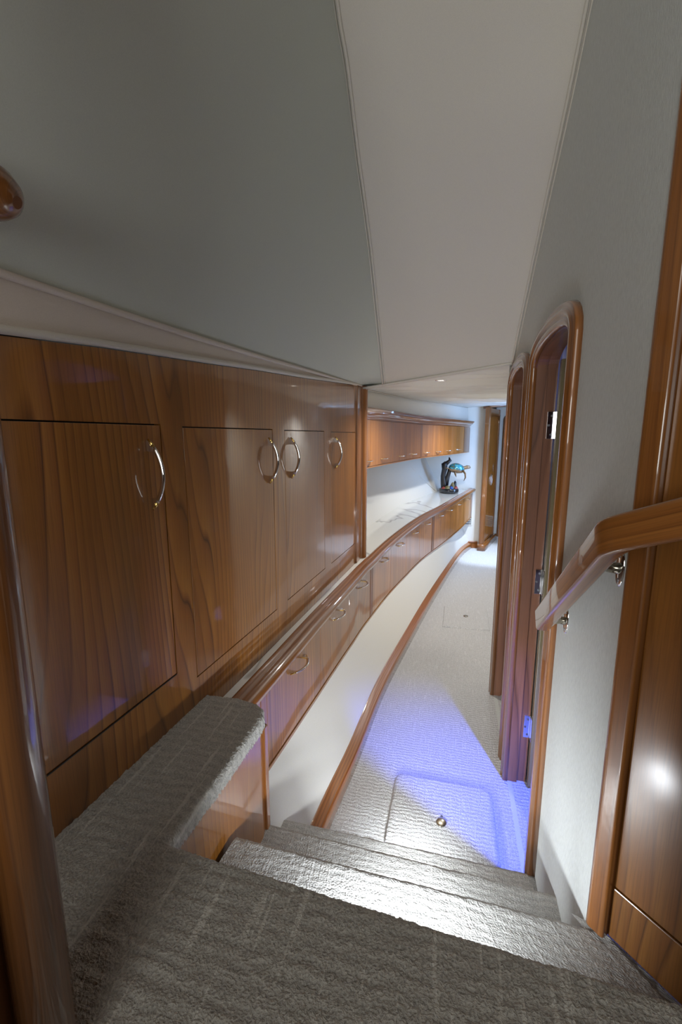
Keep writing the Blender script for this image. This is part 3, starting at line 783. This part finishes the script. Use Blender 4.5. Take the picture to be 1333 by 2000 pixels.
m.sweep(pr, [TRIM.p(y, 0, ctop(y)) for y in Yc])
link('edge_molding', m, W_TRIM, t)

# ================================================================== drawer cabinets below the counter
FACE = .036
divs = [(1.505, 2.075), (2.075, 2.56), (2.56, 3.03)], [(3.10, 3.55), (3.55, 3.983), (3.983, 4.365), (4.365, 4.69)], [(4.76, 5.045), (5.045, 5.395), (5.395, 5.80), (5.80, 6.20)]
hY = [1.79, 2.33, 2.82, 3.36, 3.80, 4.21, 4.56, 4.92, 5.24, 5.62, 6.02]
labs = ['nearest curved drawer cabinet under the counter, three wide drawer fronts by the stairs',
        'middle curved drawer cabinet under the counter with four fronts and bluish glare',
        'farthest curved drawer cabinet under the counter with four fronts beside the vent']
ends = [(1.36, 3.065), (3.067, 4.725), (4.727, 6.295)]
hi = 0
def drawer_top(y): return ctop(y)-.052
for gi, grp in enumerate(divs):
    ya, yb = ends[gi]; ym = (ya+yb)/2
    t = thing('drawer_cabinet', tuple(TRIM.p(ym, .15, dbot(ym))), labs[gi], 'cabinet', 'curved drawer cabinets under the counter')
    m = MB()
    # carcass behind the fronts, its bottom lip and the stiles
    slab(m, TRIM, ya, yb, FACE+.018, FACE+.06, lambda y: dbot(y)+.004, lambda y: ctop(y)-.03)
    slab(m, TRIM, ya, yb, FACE-.004, FACE+(.058 if gi < 2 else .30), lambda y: dbot(y)-.012, lambda y: dbot(y)+.002, grain='s')
    link('body', m, W_PANEL, t)
    st_ = []
    if gi == 0: st_ = [(1.36, 1.502, .0)]
    st_.append((grp[-1][1]+.004, yb, 0))
    if gi > 0: st_.append((ya, grp[0][0]-.004, 0))
    for a, b, o in st_:
        n_ = 3 if gi == 0 and a < 1.4 else 2
        m = MB(); wd = (b-a)/n_
        for k in range(n_): slab(m, TRIM, a+wd*k+.0015, a+wd*(k+1)-.0015, FACE-.003, FACE+.016, lambda y: dbot(y)+.004, drawer_top)
        link('stile', m, W_TRIM, t, bevel=.0025)
    for a, b in grp:
        m = MB(); slab(m, TRIM, a+.0015, b-.0015, FACE, FACE+.016, lambda y: dbot(y)+.006, drawer_top)
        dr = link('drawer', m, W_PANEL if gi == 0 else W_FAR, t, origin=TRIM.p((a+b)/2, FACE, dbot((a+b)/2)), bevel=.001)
        y = hY[hi]; tt, nn = TRIM.fr(y)
        put_handle(H_BIG if gi == 0 else H_SMALL, dr, TRIM.p(y, FACE-.001, float(np.interp(y, [1.8, 3, 3.8, 4.56, 5, 6.1], [.632, .642, .668, .705, .733, .757]))), math.atan2(tt.y, tt.x), False)
        hi += 1

# ================================================================== upper cabinets
t1 = thing('wall_cabinet', tuple(UPPER.p(3.7, .12, 1.39)), 'nearer curved run of pale teak overhead cupboards, four lift-up doors', 'cabinet', 'curved overhead cupboards')
t2 = thing('wall_cabinet', tuple(UPPER.p(5.4, .12, 1.39)), 'farther curved run of overhead cupboards ending at the white bulkhead', 'cabinet', 'curved overhead cupboards')
uds = [[(3.165, 3.250), (3.250, 3.775), (3.775, 4.18), (4.18, 4.60)], [(4.65, 4.935), (4.935, 5.255), (5.255, 5.59), (5.59, 6.00)]]
uh = [[3.19, 3.54, 3.985, 4.385], [4.775, 5.09, 5.42, 5.78]]
for t, grp, ya, yb, hs in ((t1, uds[0], 3.16, 4.622, uh[0]), (t2, uds[1], 4.624, 6.27, uh[1])):
    m = MB(); slab(m, UPPER, ya, yb, .018, .20, 1.392, 1.73); slab(m, UPPER, ya, yb, -.002, .20, 1.384, 1.393, grain='s')
    link('body', m, W_FAR, t)
    m = MB(); a, b = (grp[-1][1]+.003, yb)
    slab(m, UPPER, a, b, -.001, .017, 1.394, 1.728); link('stile', m, W_TRIM, t, bevel=.002)
    if grp is uds[1]:
        m = MB(); slab(m, UPPER, ya, grp[0][0]-.003, -.001, .017, 1.394, 1.728); link('stile', m, W_TRIM, t, bevel=.002)
    for (a, b), y in zip(grp, hs):
        m = MB(); slab(m, UPPER, a+.0015, b-.0015, 0, .016, 1.396, 1.728)
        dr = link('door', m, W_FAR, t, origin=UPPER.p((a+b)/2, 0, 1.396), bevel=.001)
        tt, nn = UPPER.fr(y); put_handle(H_SMALL, dr, UPPER.p(y, -.001, 1.438), math.atan2(tt.y, tt.x), False)
m = MB(); pr = [(.03, 1.73), (-.004, 1.73), (-.008, 1.742), (-.016, 1.748), (-.020, 1.758), (-.034, 1.766), (-.046, 1.778), (-.050, 1.788), (-.060, 1.790), (-.062, 1.804), (-.054, 1.810), (.04, 1.810)]
rows = []; UVc = []; yy = UPPER.ys(3.11, 6.24, .08)
pl = [0]
for k in range(1, len(pr)+1): pl.append(pl[-1]+math.dist(pr[k % len(pr)], pr[k-1]))
for y in yy:
    f = min(1, .30+(y-3.11)/.45*.70); rows.append([UPPER.p(y, a*f if a < 0 else a, z) for a, z in pr]); UVc.append([(q, y*1.15) for q in pl])
b0 = m.grid(rows, UVc, 0, False, closed=True)
m.face([b0+k for k in range(len(pr))], None, 0); m.face([b0+(len(yy)-1)*len(pr)+k for k in reversed(range(len(pr)))], None, 0)
tag(link('cornice', m, W_TRIM), 'stepped teak cornice moulding above the overhead cupboards', 'moulding')

# ================================================================== far closet and end door
CF = Frame(2.010, 6.155, .484, .85)         # off < 0 is the passage side
t = thing('closet', tuple(CF(.5, .2, 0)), 'tall narrow teak closet at the end of the passage with an oval ring handle', 'closet')
m = MB(); m.fbox(CF, .02, .775, .02, .05, .09, 1.99); m.fbox(CF, .09, .765, -.001, .02, 1.862, 1.99); link('body', m, W_FAR, t, bevel=.003)
m = MB()
for a, b, o in ((-.02, .02, -.012), (.022, .05, -.022), (.052, .085, -.006)): m.fbox(CF, a, b, o, .03, .09, 1.995)
link('pilaster', m, W_TRIM, t, bevel=.004)
m = MB(); m.fbox(CF, .722, .778, -.008, .02, .09, 1.995); link('stile', m, W_TRIM, t, bevel=.003)
m = MB(); lp = archloop(.10, .71, 1.80, 1.835, .05, 2.0, 14)
m2 = [(a, b) for a, b in lp]
holed(m, [(.088, 1.80), (.10, 1.80)]+lp[1:-1]+[(.71, 1.80), (.722, 1.80), (.722, 1.90), (.088, 1.90)], [], CF, -.010, .012)
link('arched_rail', m, W_TRIM, t)
m = MB(); lp = archloop(.10, .71, .105, 1.828, .048, 2.0, 14); holed(m, lp, [], CF, -.002, .018); dr = link('door', m, W_FAR, t)
m = MB(); q = CF(.375, -.010, .975); el = []
for k in range(25): a = 2*math.pi*k/24; el.append(q+CF.d*math.cos(a)*.050+Vector((0, 0, math.sin(a)*.082)))
m.tube(el, .0065, 8, caps=False); link('ring_handle', m, CHROME, dr)
m = MB()
pp = [(-.06, .05), (-.06, -.03), (-.035, -.055), (.80, -.055)]
m.sweep([(0, 0), (0, .075), (-.008, .088), (-.02, .095), (-.06, .095), (-.06, 0)], [tuple(CF(a, b, 0)) for a, b in reversed(pp)]); link('plinth', m, W_TRIM, t)

mb = MB(); mb.box((2.42, 7.06, 0), (3.5, 7.12, 2.12)); struct('wall_end', mb, HULL)
E3 = bpy.data.objects.new('door_3', None); COL.objects.link(E3); E3.location = (2.8, 7.05, 0); ORG['door_3'] = Vector((2.8, 7.05, 0)); E3['kind'] = 'structure'; E3.empty_display_size = .05
EF = Frame(2.525, 7.045, 1, 0)
m = MB(); lp = archloop(.045, .60, 0, 1.86, .07, 2.0, 14); sweep_sz(m, EF, lp, [(0, .01), (0, -.02), (.01, -.03), (.03, -.03), (.042, -.015), (.042, .01)]); link('casing', m, W_TRIM, E3)
m = MB(); holed(m, archloop(.047, .598, .006, 1.86, .065, 2.0, 14), [], EF, -.004, .012); dl = link('door_leaf', m, W_FAR, E3)
m = MB(); q = EF(.085, -.02, 1.11)
for dx in (0,): m.tube([q+Vector((0, 0, -.08)), q+Vector((0, -.02, -.05)), q+Vector((0, -.03, 0)), q+Vector((0, -.02, .05)), q+Vector((0, 0, .08))], .007, 8)
link('door_handle', m, CHROME, dl)
m = MB(); m.fbox(EF, .06, .24, -.010, -.004, .14, .32); v = link('vent_grille', m, HULL, dl, bevel=.002)
for k in range(6):
    m = MB(); m.fbox(EF, .068, .232, -.0125, -.0095, .155+k*.026, .166+k*.026); link('slot', m, BLACK, v)

# ================================================================== handrail on the right
r1 = [Vector(p) for p in ((.553, 1.150, 1.120), (.447, .714, 1.458))]
dirp = Vector((.49, -.87, 0)).normalized()
e2 = r1[1]+dirp*.62+Vector((0, 0, .275))
t = thing('handrail', tuple(r1[0]), 'varnished teak handrail with a bend, mounted on the right hand wall', 'handrail')
path = [r1[0]]
b0 = r1[1]+(r1[0]-r1[1]).normalized()*.030; b1 = r1[1]+(e2-r1[1]).normalized()*.030
path += [r1[0].lerp(b0, .5), b0]+[b0*(1-s)**2+r1[1]*2*s*(1-s)+b1*s*s for s in (.17, .33, .5, .67, .83)]+[b1, b1.lerp(e2, .3), b1.lerp(e2, .65), e2]
hw, hh, ch = .0175, .030, .008
pr = []
for cx_, cy_, a0 in ((hw-ch, hh-ch, 0), (-hw+ch, hh-ch, 90), (-hw+ch, -hh+ch, 180), (hw-ch, -hh+ch, 270)):
    for k in range(5): a = math.radians(a0+90*k/4); pr.append((cx_+ch*math.cos(a), cy_+ch*math.sin(a)))
m = MB(); m.sweep(pr, path); 
rl = link('rail', m, W_TRIM, t, bevel=.003)
T1 = (r1[0]-r1[1]).normalized(); N1 = Vector((0, 0, 1)).cross(T1).normalized(); U1 = T1.cross(N1).normalized()
if U1.z < 0: U1 = -U1
SN = N1 if N1.dot(RF.n) > 0 else -N1
m = MB(); q = r1[1].lerp(r1[0], .20)+SN*(hw-.0006); m.tube([q, q+SN*.001], .0085, 18); link('plug', m, W_JAMB, rl)
m = MB(); q = r1[0]+T1*.0002; m.tube([q, q+T1*.0012], .008, 16); link('end_plug', m, W_JAMB, rl)
def bracket(sy, z, rp):
    p = RF(rs(sy), 0, z); n = RF.n; up = Vector((0, 0, 1))
    m = MB(); ringp = [[p+RF.d*math.cos(a)*r*.5+up*math.sin(a)*r+n*o for a in [2*math.pi*k/28 for k in range(28)]] for r, o in ((.036, 0), (.036, .002), (.033, .0042), (.0005, .0045))]
    m.grid(ringp, None, 0, True, closed=True); br = link('bracket', m, CHROME, t)
    m = MB(); m.tube([p+n*.003, p+n*.02, p.lerp(rp, .75), rp], [.011, .0095, .0095, .0095], 16); link('stem', m, STEEL, br)
    for dz in (-.024, .024):
        m = MB(); q = p+up*dz+n*.0035; m.tube([q, q+n*.002], .004, 12); link('screw', m, SCREW, br)
bracket(1.129, 1.126, r1[1].lerp(r1[0], .93)+Vector((0, 0, -.012)))
bracket(.808, 1.372, r1[1].lerp(r1[0], .16)+Vector((0, 0, -.016)))

# ================================================================== left foreground post and grab rail
m = MB()
m.tube([(-.377, .45, .80), (-.377, .45, 1.4), (-.377, .45, 2.6)], .031, 28)
m.box((-.47, .37, .80), (-.405, .455, 2.6))
tag(link('corner_post', m, W_TRIM), 'rounded varnished wooden post at the left edge, close to the viewer', 'post')
m = MB(); pth = [Vector((-.80, .72, 2.10)), Vector((-.66, .70, 2.035)), Vector((-.56, .685, 1.985)), Vector((-.50, .675, 1.958)), Vector((-.468, .67, 1.944)), Vector((-.452, .668, 1.937)), Vector((-.441, .667, 1.932))]
m.tube(pth, [.040, .040, .040, .040, .034, .024, .008], 24)
tag(link('grab_rail', m, W_TRIM), 'rounded end of a dark wooden grab rail at the upper left', 'handrail')
mb = MB(); mb.box((-1.0, .25, .8), (-.62, .45, 3.4)); struct('wall_near', mb, W_PANEL)

# ================================================================== sculpture on the counter
sx, sy, sz = 1.465, 5.98, ctop(5.98)
t = thing('turtle_sculpture', (sx, sy, sz), 'blue shelled sea turtle sculpture on a dark branch and round black base', 'sculpture')
STONE = plain('black_polished_stone', (.015, .017, .022), .15, 0, .5)
BRONZE = plain('dark_driftwood_bronze', (.012, .010, .012), .4, 0, .15)
TSKIN = plain('bronze_turtle_skin', (.30, .20, .11), .3, .4, .4)
CREAM_STEM = plain('coral_red', (.30, .06, .05), .4); CBLUE = plain('coral_blue', (.02, .08, .35), .3); COLIVE = plain('coral_olive', (.16, .14, .06), .4)
SHELL, nt, b = mat('blue_tortoise_shell')
tc = N(nt, 'ShaderNodeTexCoord'); vo = N(nt, 'ShaderNodeTexVoronoi'); vo.inputs['Scale'].default_value = 48; L(nt, tc.outputs['Object'], vo.inputs['Vector'])
sp = N(nt, 'ShaderNodeSeparateColor'); L(nt, vo.outputs['Color'], sp.inputs[0])
r = ramp(nt, [(0, (.02, .16, .30)), (.35, (.03, .38, .55)), (.6, (.22, .20, .05)), (.8, (.10, .55, .65)), (1, (.03, .22, .45))]); L(nt, sp.outputs[0], r.inputs[0])
L(nt, r.outputs[0], b.inputs['Base Color']); b.inputs['Roughness'].default_value = .18; b.inputs['Metallic'].default_value = .35; b.inputs['Coat Weight'].default_value = 1
m = MB(); m.lathe((sx, sy, sz), [(.125, 0), (.130, .006), (.130, .045), (.122, .055), (.0005, .056)], 32); link('base', m, STONE, t)
m = MB()
m.tube([(sx-.06, sy, sz+.05), (sx-.075, sy, sz+.13), (sx-.085, sy+.01, sz+.22), (sx-.07, sy, sz+.31), (sx-.075, sy, sz+.375), (sx-.05, sy, sz+.40)], [.050, .040, .032, .036, .042, .026], 12)
m.tube([(sx-.05, sy, sz+.10), (sx-.03, sy-.01, sz+.20), (sx-.005, sy, sz+.28), (sx-.01, sy, sz+.33)], [.040, .030, .026, .018], 12)
m.tube([(sx-.075, sy, sz+.36), (sx-.03, sy, sz+.405), (sx+.0, sy, sz+.43), (sx-.015, sy, sz+.47)], [.028, .026, .024, .006], 12)
link('branch', m, BRONZE, t)
# turtle: shell dome, body with flippers and head
c = Vector((sx+.085, sy-.02, sz+.320))
def ell(cen, rx, ry, rz, tilt, seg=24, rings=14, lowflat=.45):
    rows = []
    for i in range(rings+1):
        a = -math.pi/2+math.pi*i/rings; row = []
        for k in range(seg):
            b_ = 2*math.pi*k/seg; x = math.cos(a)*math.cos(b_)*rx; y = math.cos(a)*math.sin(b_)*ry; z = math.sin(a)*rz*(lowflat if a < 0 else 1)
            x += .0; row.append(cen+Vector((x*math.cos(tilt)+z*math.sin(tilt), y, -x*math.sin(tilt)+z*math.cos(tilt))))
        rows.append(row)
    return rows
m = MB(); m.grid(ell(c, .108, .085, .074, .16), None, 0, True, closed=True); tb = link('turtle_shell', m, SHELL, t)
m = MB()
m.grid(ell(c+Vector((.0, 0, -.012)), .108, .078, .05, .12, lowflat=1), None, 0, True, closed=True)
hd = c+Vector((.105, -.01, .01)); m.tube([hd+Vector((-.03, 0, 0)), hd, hd+Vector((.035, 0, .012)), hd+Vector((.062, 0, .010)), hd+Vector((.078, 0, .002))], [.024, .022, .026, .022, .008], 14)
link('turtle_body', m, TSKIN, t)
def flipper(pts, rr):
    m = MB(); m.tube([c+Vector(p) for p in pts], rr, 12, sy=.35); link('flipper', m, TSKIN, t)
flipper([(.07, -.06, -.02), (.095, -.085, -.06), (.10, -.09, -.11), (.082, -.085, -.155)], [.02, .026, .024, .006])
flipper([(-.04, -.05, -.03), (-.03, -.075, -.07), (-.02, -.08, -.105)], [.02, .028, .006])
flipper([(.07, .06, -.01), (.10, .10, -.03), (.11, .14, -.07)], [.02, .024, .006])
flipper([(-.10, -.02, .0), (-.13, -.03, .008), (-.165, -.035, .015)], [.018, .024, .006])
random.seed(3)
for (dx, dy, w_, h, mm) in ((-.080, -.055, .034, .030, CREAM_STEM), (-.040, -.070, .040, .042, COLIVE), (.010, -.075, .030, .036, CBLUE), (.080, -.04, .032, .034, CREAM_STEM), (.045, -.01, .045, .065, BRONZE), (.030, -.045, .026, .095, COLIVE), (.065, -.015, .024, .105, BRONZE)):
    m = MB(); q = Vector((sx+dx, sy+dy, sz+.05)); rws = ell(q, w_, w_*.9, h, .15, 16, 10, .3)
    m.grid([[v+Vector((mn.noise(v*60), mn.noise(v*60+Vector((5, 0, 0))), mn.noise(v*60+Vector((9, 0, 0)))))*.012 for v in r_] for r_ in rws], None, 0, True, closed=True); link('coral', m, mm, t)

# ================================================================== closing surfaces behind the camera
mb = MB()
mb.poly([(-1.0, -1.6, .8), (1.3, -1.6, .8), (1.3, -1.6, 3.5), (-1.0, -1.6, 3.5)])
mb.poly([(-1.0, -1.6, .8), (-1.0, .3, .8), (-1.0, .3, 3.5), (-1.0, -1.6, 3.5)])
DIM = cloth('shaded_salon_panel', (.20, .17, .14), .1, (200,)*3)
struct('wall_back', mb, DIM)
mb = MB(); mb.poly([(-1.2, -1.7, 3.45), (1.4, -1.7, 3.45), (1.4, 1.2, 3.45), (-1.2, 1.2, 3.45)]); struct('ceiling_near', mb, DIM)
